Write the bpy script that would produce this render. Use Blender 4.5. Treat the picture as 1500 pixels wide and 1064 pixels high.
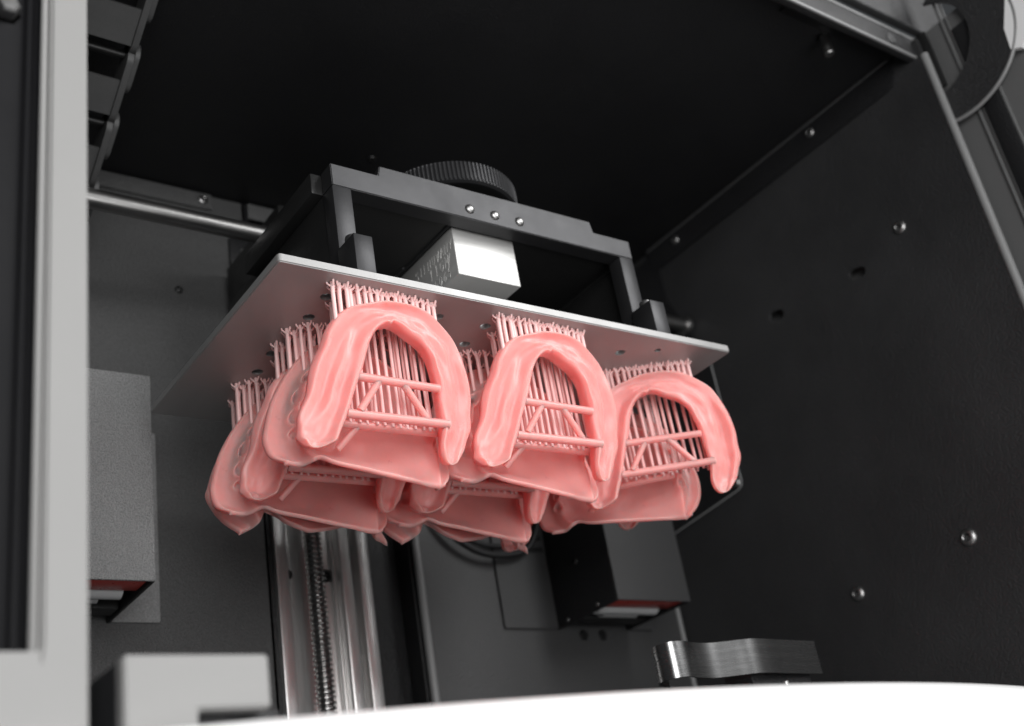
import bpy, bmesh, math, random
from mathutils import Vector, Matrix, noise

random.seed(7)
S = 0.001                      # everything below is written in millimetres
scene = bpy.context.scene
COL = scene.collection
for o in list(bpy.data.objects):
    bpy.data.objects.remove(o)

# ------------------------------------------------------------------ camera
cam_d = bpy.data.cameras.new('camera')
cam = bpy.data.objects.new('camera', cam_d)
COL.objects.link(cam)
RIGHT = Vector((0.8104120, -0.5633598, -0.1608046))
DOWN = Vector((0.1375363, 0.4497504, -0.8825012))
FWD = Vector((0.5694876, 0.6930731, 0.4419656))
m = Matrix((RIGHT, -DOWN, -FWD)).transposed().to_4x4()
m.translation = Vector((-138.62, -267.28, -192.18)) * S
cam.matrix_world = m
cam_d.sensor_width = 36.0
cam_d.lens = 1727 / 1500 * 36
cam_d.clip_start = 0.01
cam_d.clip_end = 20
cam_d.dof.use_dof = True
cam_d.dof.focus_distance = 0.372
cam_d.dof.aperture_fstop = 12.5
cam_d.dof.aperture_blades = 0
scene.camera = cam

# ------------------------------------------------------------------ world and lamps
world = bpy.data.worlds.new('World')
scene.world = world
world.use_nodes = True
world.node_tree.nodes['Background'].inputs[0].default_value = (0.9, 0.95, 1.0, 1)
world.node_tree.nodes['Background'].inputs[1].default_value = 0.05

def area(name, loc, target, sx, sy, watts, col=(1, 1, 1)):
    d = bpy.data.lights.new(name, 'AREA')
    d.shape = 'RECTANGLE'
    d.size, d.size_y = sx * S, sy * S
    d.energy = watts
    d.color = col
    o = bpy.data.objects.new(name, d)
    COL.objects.link(o)
    o.location = Vector(loc) * S
    o.rotation_euler = (Vector(target) - Vector(loc)).to_track_quat('-Z', 'Y').to_euler()
    return o

area('softbox_key', (480, -560, 330), (95, 20, 0), 420, 420, 5.0)
area('softbox_fill', (-190, -620, 0), (60, 60, -20), 420, 420, 4.0)
area('added_low_fill', (120, -600, -330), (60, 40, -40), 420, 260, 1.1)  # extra lamp added to lift the lower and rear dentures

scene.render.engine = 'CYCLES'
scene.cycles.max_bounces = 14
scene.cycles.diffuse_bounces = 7
scene.view_settings.view_transform = 'Standard'
scene.view_settings.look = 'None'
scene.view_settings.exposure = 0.0
scene.view_settings.gamma = 1.0
scene.view_settings.use_curve_mapping = False

# ------------------------------------------------------------------ materials
def mat(name, col, rough=0.5, metal=0.0, bump=0.0, bscale=300.0, var=0.0, vscale=40.0, rvar=0.0,
        spec=0.5, sss=0.0, radius=(1, 1, 1), sscale=0.004, stretch=None, coat=0.0, bdist=0.001, emit=None):
    m = bpy.data.materials.new(name)
    m.use_nodes = True
    nt = m.node_tree
    b = nt.nodes['Principled BSDF']
    b.inputs['Base Color'].default_value = (*col, 1)
    b.inputs['Roughness'].default_value = rough
    b.inputs['Metallic'].default_value = metal
    b.inputs['Specular IOR Level'].default_value = spec
    b.inputs['Coat Weight'].default_value = coat
    if emit:
        b.inputs['Emission Color'].default_value = (*emit[0], 1)
        b.inputs['Emission Strength'].default_value = emit[1]
    if sss:
        b.subsurface_method = 'RANDOM_WALK'
        b.inputs['Subsurface Weight'].default_value = sss
        b.inputs['Subsurface Radius'].default_value = radius
        b.inputs['Subsurface Scale'].default_value = sscale
    tc = nt.nodes.new('ShaderNodeTexCoord')
    src = tc.outputs['Object']
    if stretch:
        mp = nt.nodes.new('ShaderNodeMapping')
        mp.inputs['Scale'].default_value = stretch
        nt.links.new(src, mp.inputs['Vector'])
        src = mp.outputs['Vector']
    if var or rvar:
        n = nt.nodes.new('ShaderNodeTexNoise')
        n.inputs['Scale'].default_value = vscale
        n.inputs['Detail'].default_value = 6
        n.inputs['Roughness'].default_value = 0.65
        nt.links.new(src, n.inputs['Vector'])
        if var:
            mr = nt.nodes.new('ShaderNodeMapRange')
            mr.inputs[1].default_value, mr.inputs[2].default_value = 0.25, 0.75
            mr.inputs[3].default_value, mr.inputs[4].default_value = 1 - var, 1 + var
            nt.links.new(n.outputs['Fac'], mr.inputs[0])
            mx = nt.nodes.new('ShaderNodeVectorMath')
            mx.operation = 'SCALE'
            mx.inputs[0].default_value = col
            nt.links.new(mr.outputs[0], mx.inputs['Scale'])
            nt.links.new(mx.outputs[0], b.inputs['Base Color'])
        if rvar:
            mr = nt.nodes.new('ShaderNodeMapRange')
            mr.inputs[1].default_value, mr.inputs[2].default_value = 0.3, 0.7
            mr.inputs[3].default_value, mr.inputs[4].default_value = rough - rvar, rough + rvar
            nt.links.new(n.outputs['Fac'], mr.inputs[0])
            nt.links.new(mr.outputs[0], b.inputs['Roughness'])
    if bump:
        n2 = nt.nodes.new('ShaderNodeTexNoise')
        n2.inputs['Scale'].default_value = bscale
        n2.inputs['Detail'].default_value = 3
        nt.links.new(src, n2.inputs['Vector'])
        bp = nt.nodes.new('ShaderNodeBump')
        bp.inputs['Strength'].default_value = bump
        bp.inputs['Distance'].default_value = bdist
        nt.links.new(n2.outputs['Fac'], bp.inputs['Height'])
        nt.links.new(bp.outputs['Normal'], b.inputs['Normal'])
    return m

M = {}
M['rods'] = mat('thin_pink_resin', (0.93, 0.60, 0.58), rough=0.40, sss=0.2, radius=(1.0, 0.5, 0.45), sscale=0.001, rvar=0.06, vscale=200)
M['resin'] = mat('pink_resin', (0.905, 0.345, 0.325), rough=0.34, spec=0.38, sss=0.85, radius=(1.0, 0.24, 0.20), sscale=0.0085,
                 bump=0.05, bscale=420, bdist=0.0006, var=0.05, vscale=120, rvar=0.08)
M['coat'] = mat('black_powder_coat', (0.011, 0.011, 0.012), rough=0.5, bump=0.7, bscale=1200, bdist=0.0006, rvar=0.06, vscale=25)
M['wall'] = mat('right_wall_coat', (0.027, 0.027, 0.028), rough=0.45, bump=0.8, bscale=1200, bdist=0.0006, rvar=0.10, var=0.25, vscale=11)
M['grain'] = mat('grained_dark_coat', (0.10, 0.10, 0.10), rough=0.42, bump=0.9, bscale=1700, bdist=0.0008, var=0.5, vscale=1700)
M['hood'] = mat('grained_grey_hood', (0.28, 0.28, 0.28), rough=0.42, bump=0.9, bscale=1700, bdist=0.0008, var=0.45, vscale=1700)
M['panel'] = mat('rear_panel_coat', (0.055, 0.055, 0.056), rough=0.45, bump=0.7, bscale=1200, bdist=0.0006, rvar=0.05, vscale=25)
M['anod'] = mat('black_anodised_aluminium', (0.038, 0.038, 0.040), rough=0.42, metal=0.55, bump=0.08, bscale=1600, bdist=0.0003, rvar=0.06, vscale=60)
M['black'] = mat('black_plastic', (0.012, 0.012, 0.012), rough=0.35, bump=0.1, bscale=900, bdist=0.0003, rvar=0.06, vscale=60)
M['chain'] = mat('grey_black_plastic', (0.075, 0.075, 0.075), rough=0.42, bump=0.12, bscale=700, bdist=0.0004, var=0.15, vscale=50)
M['plate'] = mat('bead_blasted_aluminium', (0.36, 0.356, 0.352), rough=0.48, metal=0.5, bump=0.12, bscale=1800, bdist=0.0003, rvar=0.07, var=0.08, vscale=45, stretch=(1.0, 0.25, 1.0))
M['block'] = mat('ground_steel', (0.66, 0.655, 0.64), rough=0.45, metal=0.6, bump=0.05, bscale=300, bdist=0.0004, rvar=0.10, vscale=90, stretch=(1, 1, 6))
M['steel'] = mat('stainless_steel', (0.42, 0.415, 0.41), rough=0.36, metal=1.0, bump=0.05, bscale=900, bdist=0.0003, rvar=0.06, vscale=200)
M['thread'] = mat('dark_thread_steel', (0.34, 0.335, 0.33), rough=0.3, metal=1.0, rvar=0.06, vscale=200)
M['rod'] = mat('ground_rod_steel', (0.36, 0.355, 0.35), rough=0.34, metal=1.0, rvar=0.05, vscale=200, stretch=(0.2, 1, 1))
M['rail'] = mat('brushed_aluminium', (0.78, 0.77, 0.76), rough=0.34, metal=0.92, bump=0.02, bscale=500, bdist=0.0003, stretch=(6, 6, 0.25), rvar=0.06, vscale=120)
M['grey'] = mat('light_grey_paint', (0.26, 0.257, 0.252), rough=0.5, bump=0.08, bscale=700, bdist=0.0003, var=0.03, vscale=15)
M['white'] = mat('white_gloss_cover', (0.90, 0.90, 0.895), rough=0.35, rvar=0.03, vscale=20, coat=0.2)
M['spring'] = mat('dark_spring_steel', (0.30, 0.30, 0.30), rough=0.27, metal=1.0, bump=0.02, bscale=300, bdist=0.0003, stretch=(0.15, 1, 5), rvar=0.02, vscale=150)
M['red'] = mat('red_filter', (0.55, 0.05, 0.035), rough=0.3, rvar=0.05, vscale=100)
M['clear'] = mat('milky_lens', (0.62, 0.62, 0.62), rough=0.25, rvar=0.05, vscale=100)
M['rubber'] = mat('black_rubber', (0.015, 0.015, 0.016), rough=0.55, bump=0.1, bscale=900, bdist=0.0003, rvar=0.05, vscale=60)
M['engrave'] = mat('bright_scratched_steel', (0.55, 0.545, 0.53), rough=0.5, metal=0.6, rvar=0.05, vscale=200)
M['glass'] = mat('smoked_door_pane', (0.006, 0.006, 0.007), spec=0.15, rough=0.6, rvar=0.08, vscale=20)
M['disc'] = mat('speckled_black_coat', (0.022, 0.022, 0.023), rough=0.4, bump=0.9, bscale=1700, bdist=0.0008, var=0.2, vscale=40)
M['edge'] = mat('sheet_edge_highlight', (0.22, 0.22, 0.22), rough=0.4, bump=0.15, bscale=1500, bdist=0.0003, rvar=0.06, vscale=30)  # black coated edges; the paler tone paints their highlight
M['body'] = mat('grey_outer_sheet', (0.10, 0.10, 0.10), rough=0.55, bump=0.1, bscale=900, bdist=0.0003, rvar=0.06, vscale=20)

# ------------------------------------------------------------------ helpers
ORIGIN = {}

def tag(o, label=None, cat=None, group=None, kind=None):
    if label: o['label'] = label
    if cat: o['category'] = cat
    if group: o['group'] = group
    if kind: o['kind'] = kind
    return o

def thing(name, label, cat, loc=(0, 0, 0), group=None, rz=0.0):
    o = bpy.data.objects.new(name, None)
    o.empty_display_size = 0.01
    COL.objects.link(o)
    o.location = Vector(loc) * S
    o.rotation_euler.z = rz
    ORIGIN[o.name] = Vector(loc)
    return tag(o, label, cat, group)

def root_of(o):
    while o.parent:
        o = o.parent
    return o

def finish(me, smooth):
    if smooth is True:
        for p in me.polygons:
            p.use_smooth = True
    elif smooth:
        for p in me.polygons:
            p.use_smooth = True
        me.set_sharp_from_angle(angle=math.radians(smooth))

def obj(name, bm, m, parent=None, smooth=30, local=False):
    """bm is in world millimetres (or in the thing's own millimetres when local)."""
    off = Vector((0, 0, 0))
    if parent is not None and not local:
        off = ORIGIN.get(root_of(parent).name, Vector((0, 0, 0)))
    bmesh.ops.recalc_face_normals(bm, faces=bm.faces[:])
    for v in bm.verts:
        v.co = (v.co - off) * S
    me = bpy.data.meshes.new(name)
    bm.to_mesh(me)
    bm.free()
    me.materials.append(m)
    finish(me, smooth)
    o = bpy.data.objects.new(name, me)
    COL.objects.link(o)
    if parent is not None:
        o.parent = parent
    return o

def struct(name, bm, m, smooth=30):
    return tag(obj(name, bm, m, None, smooth), kind='structure')

def box(bm, x0, x1, y0, y1, z0, z1, bev=0.4, seg=2):
    r = bmesh.ops.create_cube(bm, size=1.0)
    vs = r['verts']
    for v in vs:
        v.co = Vector(((x0 + x1) / 2 + v.co.x * (x1 - x0), (y0 + y1) / 2 + v.co.y * (y1 - y0), (z0 + z1) / 2 + v.co.z * (z1 - z0)))
    if bev > 0:
        es = list({e for v in vs for e in v.link_edges})
        bmesh.ops.bevel(bm, geom=es, offset=bev, segments=seg, affect='EDGES', profile=0.5)
    return bm

def new_box(*a, **k):
    return box(bmesh.new(), *a, **k)

def tube(bm, pts, r, seg=12, caps=True, r_end=None):
    """round tube along a polyline"""
    pts = [Vector(p) for p in pts]
    n = len(pts)
    rings = []
    up = None
    for i, p in enumerate(pts):
        t = (pts[min(i + 1, n - 1)] - pts[max(i - 1, 0)]).normalized()
        if up is None:
            up = t.orthogonal().normalized()
        else:
            up = (up - t * up.dot(t)).normalized()
        side = t.cross(up)
        rr = r if r_end is None else r + (r_end - r) * i / (n - 1)
        rings.append([bm.verts.new(p + (up * math.cos(a) + side * math.sin(a)) * rr)
                      for a in [2 * math.pi * k / seg for k in range(seg)]])
    for a, b in zip(rings, rings[1:]):
        for k in range(seg):
            bm.faces.new((a[k], a[(k + 1) % seg], b[(k + 1) % seg], b[k]))
    if caps:
        bm.faces.new(rings[0][::-1])
        bm.faces.new(rings[-1])
    return bm

def lathe(bm, prof, centre, axis=(0, 0, 1), seg=24):
    """prof = [(radius, height)], turned about axis through centre"""
    q = Vector((0, 0, 1)).rotation_difference(Vector(axis))
    c = Vector(centre)
    rings = []
    for r, h in prof:
        if r < 1e-6:
            rings.append([bm.verts.new(c + q @ Vector((0, 0, h)))])
        else:
            rings.append([bm.verts.new(c + q @ Vector((r * math.cos(a), r * math.sin(a), h)))
                          for a in [2 * math.pi * k / seg for k in range(seg)]])
    for a, b in zip(rings, rings[1:]):
        if len(a) == 1 and len(b) == 1:
            continue
        for k in range(seg):
            k2 = (k + 1) % seg
            if len(a) == 1:
                bm.faces.new((a[0], b[k2], b[k]))
            elif len(b) == 1:
                bm.faces.new((a[k], a[k2], b[0]))
            else:
                bm.faces.new((a[k], a[k2], b[k2], b[k]))
    return bm

def sheet(bm, outline, holes, place, thick):
    """flat outline with holes, extruded; place(u, v, w) -> xyz"""
    edges = []
    for loop in [outline] + holes:
        vs = [bm.verts.new(place(u, v, 0)) for u, v in loop]
        for a, b in zip(vs, vs[1:] + vs[:1]):
            edges.append(bm.edges.new((a, b)))
    r = bmesh.ops.triangle_fill(bm, edges=edges, use_beauty=True, use_dissolve=False)
    faces = [g for g in r['geom'] if isinstance(g, bmesh.types.BMFace)]
    ex = bmesh.ops.extrude_face_region(bm, geom=faces)
    d = Vector(place(0, 0, thick)) - Vector(place(0, 0, 0))
    bmesh.ops.translate(bm, vec=d, verts=[g for g in ex['geom'] if isinstance(g, bmesh.types.BMVert)])
    return bm

def circle2(cx, cy, r, n=16):
    return [(cx + r * math.cos(2 * math.pi * k / n), cy + r * math.sin(2 * math.pi * k / n)) for k in range(n)]

def slot2(cx, cy, L, r, ang, n=8):
    pts = []
    for s, base in ((1, -math.pi / 2), (-1, math.pi / 2)):
        for k in range(n + 1):
            a = base + math.pi * k / n
            pts.append((s * L / 2 + r * math.cos(a), r * math.sin(a)))
    ca, sa = math.cos(ang), math.sin(ang)
    return [(cx + x * ca - y * sa, cy + x * sa + y * ca) for x, y in pts]

def rrect(x0, x1, z0, z1, r, n=5):
    pts = []
    for cx, cz, a0 in ((x1 - r, z1 - r, 0), (x0 + r, z1 - r, 90), (x0 + r, z0 + r, 180), (x1 - r, z0 + r, 270)):
        for k in range(n + 1):
            a = math.radians(a0 + 90 * k / n)
            pts.append((cx + r * math.cos(a), cz + r * math.sin(a)))
    return pts

def catmull(pts, n, closed=False):
    """resample a control polygon of tuples to n points, evenly in parameter"""
    k = len(pts)
    out = []
    dim = len(pts[0])
    span = k if closed else k - 1
    for i in range(n):
        t = i * span / (n if closed else (n - 1))
        j = min(int(t), span - 1)
        f = t - j
        g = (lambda q: pts[q % k]) if closed else (lambda q: pts[max(0, min(k - 1, q))])
        p0, p1, p2, p3 = g(j - 1), g(j), g(j + 1), g(j + 2)
        out.append(tuple(0.5 * (2 * p1[d] + (p2[d] - p0[d]) * f + (2 * p0[d] - 5 * p1[d] + 4 * p2[d] - p3[d]) * f * f
                                + (3 * p1[d] - p0[d] - 3 * p2[d] + p3[d]) * f ** 3) for d in range(dim)))
    return out

# a button-head screw, turned once and shared
def screw_mesh(name, r, m):
    bm = bmesh.new()
    lathe(bm, [(0, -0.1), (r * 0.44, -0.1), (r * 0.46, r * 0.36), (r * 0.54, r * 0.42), (r * 0.76, r * 0.36), (r * 0.92, r * 0.22), (r, 0.02), (r, -0.6)],
          (0, 0, 0), seg=18)
    bmesh.ops.recalc_face_normals(bm, faces=bm.faces[:])
    for v in bm.verts:
        v.co *= S
    me = bpy.data.meshes.new(name)
    bm.to_mesh(me)
    bm.free()
    me.materials.append(m)
    finish(me, 50)
    return me

SCREW = screw_mesh('button_screw', 1.0, M['steel'])
SCREW_BLACK = screw_mesh('black_button_screw', 1.0, M['black'])

def screw(parent, loc, axis, r, me=None, name='screw'):
    o = bpy.data.objects.new(name, me or SCREW)
    COL.objects.link(o)
    o.parent = parent
    o.location = (Vector(loc) - ORIGIN.get(root_of(parent).name, Vector())) * S
    o.rotation_euler = Vector((0, 0, 1)).rotation_difference(Vector(axis)).to_euler()
    o.scale = (r, r, r)
    return o

# ================================================================== THE CHAMBER (setting)
RX, RY, CZ = 307.0, 174.0, 155.0
bm = new_box(-150, 330, -52, 200, CZ, CZ + 2, bev=0.3)
ceiling = struct('chamber_ceiling', bm, M['coat'])
# bent front lip of the ceiling sheet
bm = new_box(-150, 318, -57, -52.3, CZ - 9.5, CZ + 3.5, bev=1.1, seg=3)
obj('front_lip', bm, M['wall'], ceiling)
for yy, zz in ((-56.4, CZ - 9.0), (-56.6, CZ + 2.9)):  # added tubes paint the highlight lines along the lip
    obj('lip_highlight', tube(bmesh.new(), [(-150, yy, zz), (317, yy, zz)], 0.85, seg=12), M['edge'], ceiling)
screw(ceiling, (115.6, 118.5, CZ), (0, 0, -1), 2.2, SCREW_BLACK)
bm = bmesh.new()
lathe(bm, [(0, -11), (1.9, -11), (2.3, -10.4), (2.3, 0), (3.2, 0), (3.2, 0.5)], (263, -41, CZ), seg=16)
obj('stud', bm, M['steel'], ceiling)
bm = new_box(230, 305.5, -51.8, -44, CZ - 1.6, CZ - 0.1, bev=0.3)
obj('stiffener', bm, M['coat'], ceiling)

# right wall with its two slots
pl = lambda u, v, w: (RX + w, u, v)
bm = bmesh.new()
sheet(bm, [(-60, -260), (200, -260), (200, CZ - 0.4), (-60, CZ - 0.4)],
      [slot2(9.3, 66.5, 4.6, 2.7, math.radians(14)), slot2(60.7, 71.7, 4.6, 2.6, math.radians(14))], pl, 2.0)
right_wall = struct('chamber_wall', bm, M['wall'])
# rounded front return edge; the paler coat paints its highlight
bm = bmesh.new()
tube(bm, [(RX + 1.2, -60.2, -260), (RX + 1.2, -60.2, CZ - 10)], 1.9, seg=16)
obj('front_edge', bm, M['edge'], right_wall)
# angle strip under the ceiling
bm = bmesh.new()
strip = [(-38, CZ - 15.5), (-42.5, CZ - 14), (-44.6, CZ - 10.5), (-45, CZ - 6), (-45, CZ - 0.6), (134, CZ - 0.6), (134, CZ - 13), (131, CZ - 15.5)]
sheet(bm, strip, [], lambda u, v, w: (RX - 0.05 - w, u, v), 1.6)
bmesh.ops.bevel(bm, geom=[e for e in bm.edges if e.calc_face_angle(0) > 0.6], offset=0.4, segments=2, affect='EDGES')
strip_o = obj('angle_strip', bm, M['coat'], right_wall)
bm = bmesh.new()
tube(bm, [(RX - 1.6, -45, CZ - 0.9), (RX - 1.6, 134, CZ - 0.9)], 0.7, seg=10)
obj('fold', bm, M['panel'], right_wall)  # paler coat paints the highlight line along the fold
screw(right_wall, (RX - 1.6, 7.9, 148.8), (-1, 0, 0), 2.6)
screw(right_wall, (RX - 1.6, 110.8, 148.4), (-1, 0, 0), 2.6)
for y, z, r in ((-19.5, 74.3, 3.2), (-0.4, -69.3, 3.8), (61.5, -73.6, 3.4)):
    screw(right_wall, (RX, y, z), (-1, 0, 0), r)
# cover plate in the rear corner
bm = bmesh.new()
sheet(bm, [(109.5, 1), (113, -2.5), (172, -8), (172, 150), (128, 150), (128, 118), (109, 70)], [], lambda u, v, w: (RX - 0.05 - w, u, v), 1.3)
bmesh.ops.bevel(bm, geom=[e for e in bm.edges if e.calc_face_angle(0) > 0.6], offset=0.35, segments=2, affect='EDGES')
obj('cover_plate', bm, M['coat'], right_wall)
obj('plate_highlight', tube(bmesh.new(), [(RX - 1.35, u, v) for u, v in ((109.2, 70), (109.6, 1.4), (110.6, -1.2), (113, -2.4), (172, -7.9))], 0.45, seg=10), M['edge'], right_wall)  # added bead paints the highlight along the cover plate's edges
screw(right_wall, (RX - 1.3, 113.4, 1.8), (-1, 0, 0), 2.8)

# rear wall: left panel, sunken slot, right panel
bm = new_box(-150, 74.0, RY, RY + 2, -200, CZ - 0.5, bev=0.5)
rear = struct('rear_panel', bm, M['grain'])
rear['label'] = 'grained dark grey rear panel on the left of the lead screw'
bm = new_box(3 - 60, 57, RY - 1.5, RY - 0.05, CZ - 9.5, CZ - 0.6, bev=0.5)
obj('flange', bm, M['grain'], rear)
bm = new_box(75.3, 140, RY - 1.5, RY - 0.05, CZ - 9.5, CZ - 0.6, bev=0.5)
obj('flange', bm, M['grain'], rear)
bm = new_box(64.2, 100, RY - 2.2, RY - 0.05, 111.5, 131.5, bev=0.4)
obj('mounting_tab', bm, M['coat'], rear)
screw(rear, (52.2, RY - 1.5, 150.2), (0, -1, 0), 2.6)
screw(rear, (71.4, RY - 2.2, 124.8), (0, -1, 0), 2.2)
screw(rear, (39.1, RY, 98.0), (0, -1, 0), 1.9, SCREW_BLACK)
screw(rear, (68.2, RY, 101.2), (0, -1, 0), 3.4)
bm = new_box(74.2, 161, RY + 14, RY + 16, -200, CZ - 0.5, bev=0.3)
slot_back = struct('recess_back', bm, M['coat'])
bm = new_box(146.2, 305.4, RY, RY + 2, -200, CZ - 0.5, bev=0.5)
rear2 = struct('rear_panel', bm, M['panel'])
rear2['label'] = 'smoother dark rear panel on the right of the lead screw'
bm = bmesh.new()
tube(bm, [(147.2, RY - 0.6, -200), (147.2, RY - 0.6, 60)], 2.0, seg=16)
obj('folded_edge', bm, M['edge'], rear2)  # bent edges, both in the pale tone that paints their highlight
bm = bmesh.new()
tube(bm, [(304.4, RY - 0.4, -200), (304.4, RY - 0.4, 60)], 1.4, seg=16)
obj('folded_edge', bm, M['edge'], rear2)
bm = new_box(72, 76, RY, RY + 14, -200, CZ - 0.6, bev=0.4)
obj('recess_side', bm, M['coat'], slot_back)
bm = new_box(144.5, 148.5, RY + 2.2, RY + 14, -200, CZ - 0.6, bev=0.4)
obj('recess_side', bm, M['coat'], slot_back)

# ================================================================== DRIVE: rail, lead screw, guide rod
rail = thing('linear_rail', 'brushed aluminium rail standing in the recess behind the lead screw', 'rail', (97, RY + 6, -150))
bm = new_box(75.4, 81.0, RY - 3.0, RY + 5.9, -198, 60, bev=0.5)
obj('side_flange', bm, M['rail'], rail)
bm = bmesh.new()
sheet(bm, [(78, -198), (117, -198), (117, 60), (78, 60)],
      [circle2(103.4, z, 3.0, 18) for z in (-116, -32.5, 20)] + [circle2(85, z, 2.2, 14) for z in (-116, -32.5, 20)],
      lambda u, v, w: (u, RY + 6 + w, v), 4)
obj('base_channel', bm, M['rail'], rail)
bm = new_box(106.5, 112.5, RY - 1.5, RY + 5.95, -198, 60, bev=1.2, seg=3)
obj('guide_bar', bm, M['rail'], rail)
bm = bmesh.new()
for x in (105.9, 113.1):
    tube(bm, [(x, RY + 4.6, -198), (x, RY + 4.6, 60)], 1.0, seg=12)
obj('bead', bm, M['rail'], rail)
bm = new_box(115.0, 120.6, RY - 3.0, RY + 5.9, -198, 60, bev=0.5)
obj('side_flange', bm, M['rail'], rail)
for z in (-116, -32.5):
    screw(rail, (103.4, RY + 7.2, z), (0, -1, 0), 2.4, SCREW_BLACK, 'bolt')

lead = thing('lead_screw', 'threaded steel lead screw standing in front of the rail', 'lead screw', (92.6, RY - 4, -150))
bm = bmesh.new()
seg, pitch, z0, z1 = 20, 2.2, -198.0, 20.0
prev = None
rows = int((z1 - z0) / pitch * 8)
for i in range(rows + 1):
    ring = []
    for k in range(seg):
        a = 2 * math.pi * k / seg
        z = z0 + (z1 - z0) * i / rows
        ph = (z / pitch - k / seg) % 1.0
        tri = abs(ph - 0.5) * 2
        r = 2.9 + 1.1 * max(0.0, min(1.0, (tri - 0.22) / 0.5))
        ring.append(bm.verts.new((92.6 + r * math.cos(a), RY - 4 + r * math.sin(a), z)))
    if prev:
        for k in range(seg):
            bm.faces.new((prev[k], prev[(k + 1) % seg], ring[(k + 1) % seg], ring[k]))
    prev = ring
obj('threaded_shaft', bm, M['thread'], lead, smooth=25)

rod = thing('guide_rod', 'polished steel cross rod running from the right wall behind the plate holder', 'rod', (-60, 119, 97))
bm = bmesh.new()
lathe(bm, [(0, -90), (4.1, -90), (4.1, 306), (0, 306)], (0, 119, 97), axis=(1, 0, 0), seg=32)
obj('shaft', bm, M['rod'], rod)
bm = bmesh.new()
lathe(bm, [(4.15, 0), (5.3, 0), (5.8, 0.4), (5.8, 2.6), (5.3, 3.0), (4.15, 3.0)], (302.6, 119, 97), axis=(1, 0, 0), seg=32)
obj('collar', bm, M['rod'], rod)

# ================================================================== BUILD PLATE
plate = thing('build_plate', 'bead blasted aluminium build plate carrying all the pink dentures', 'build plate', (95, 54, 0))
holes = [circle2(x, y, 2.0, 16) for x, y in ((22.8, 14), (64, 13.5), (83.5, 13.8), (145.3, 14.4), (22.2, 53.5), (23.1, 67.2), (23.2, 27.4), (83.5, 27.2), (100, 67), (145, 67))]
holes.append(circle2(158.9, 8.2, 1.3, 14))
bm = bmesh.new()
sheet(bm, rrect(0, 190, 0, 108, 1.2), holes, lambda u, v, w: (u, v, w), 3.0)
sharp = [e for e in bm.edges if e.calc_face_angle(0) > 0.5 and any(abs(v.co.x) < 2 or abs(v.co.x - 190) < 2 or v.co.y < 1.5 or v.co.y > 106 for v in e.verts) and abs(e.verts[0].co.z - e.verts[1].co.z) < 0.1]
bmesh.ops.bevel(bm, geom=sharp, offset=0.35, segments=2, affect='EDGES')
obj('slab', bm, M['plate'], plate)

# ================================================================== PLATE HOLDER
holder = thing('plate_holder', 'black anodised holder frame standing on top of the build plate', 'holder', (95, 40, 3))
bm = bmesh.new()
bar = [(28.5, 43.7), (161.5, 43.7), (161.5, 52.0), (143.2, 52.0), (142.5, 56.8), (48.0, 56.8), (47.0, 52.6), (28.5, 52.6)]
sheet(bm, bar, [], lambda u, v, w: (u, 12 + w, v), 7)
bmesh.ops.bevel(bm, geom=[e for e in bm.edges if e.calc_face_angle(0) > 0.6], offset=0.3, segments=2, affect='EDGES')
bar_o = obj('front_bar', bm, M['anod'], holder)
for x in (84.3, 95.4, 106.6):
    bm = bmesh.new()
    lathe(bm, [(0, 1.25), (0.9, 1.12), (1.6, 0.72), (1.95, 0.15), (2.0, -0.3)], (x, 12, 48.0), axis=(0, -1, 0), seg=18)
    obj('rivet', bm, M['steel'], bar_o)
for x0, x1, bx0, bx1 in ((28.4, 35.5, 27.4, 34.3), (154.6, 161.4, 153.4, 160.6)):
    bm = new_box(x0, x1, 12.15, 19, 14, 43.6, bev=0.25)
    obj('leg', bm, M['anod'], holder)
    bm = new_box(bx0, bx1, 1.0, 12.0, 3.05, 17.3, bev=0.3)
    foot = obj('clamp_block', bm, M['anod'], holder)
    bm = bmesh.new()
    lathe(bm, [(0, 2.2), (1.5, 2.2), (2.3, 1.6), (2.5, 0.6), (2.5, -0.5)], ((bx0 + bx1) / 2 - 1.0, 6.0, 17.4), seg=16)
    obj('screw', bm, M['steel'], foot)
# dark side walls and underside
bm = new_box(24.4, 31.0, 19.1, 74, 43.9, 52.2, bev=0.5)
obj('side_bar', bm, M['black'], holder)
bm = new_box(28.6, 31.0, 12.2, 100, 3.1, 43.8, bev=0.3)
obj('side_wall', bm, M['black'], holder)
bm = new_box(158.6, 161.2, 19.1, 100, 3.1, 43.8, bev=0.3)
obj('side_wall', bm, M['black'], holder)
bm = new_box(158.6, 165.0, 19.1, 100, 43.9, 52.2, bev=0.5)
obj('side_bar', bm, M['black'], holder)
bm = new_box(31.1, 158.5, 19.1, 105, 45.0, 50.0, bev=0.3)
obj('base_board', bm, M['black'], holder)
bm = new_box(60, 130, 90, 150, 50.3, 62, bev=0.6)
obj('carriage_arm', bm, M['black'], holder)
bm = new_box(60, 130, 112, 168, 62.2, 110, bev=0.8)
obj('carriage', bm, M['black'], holder)
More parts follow.
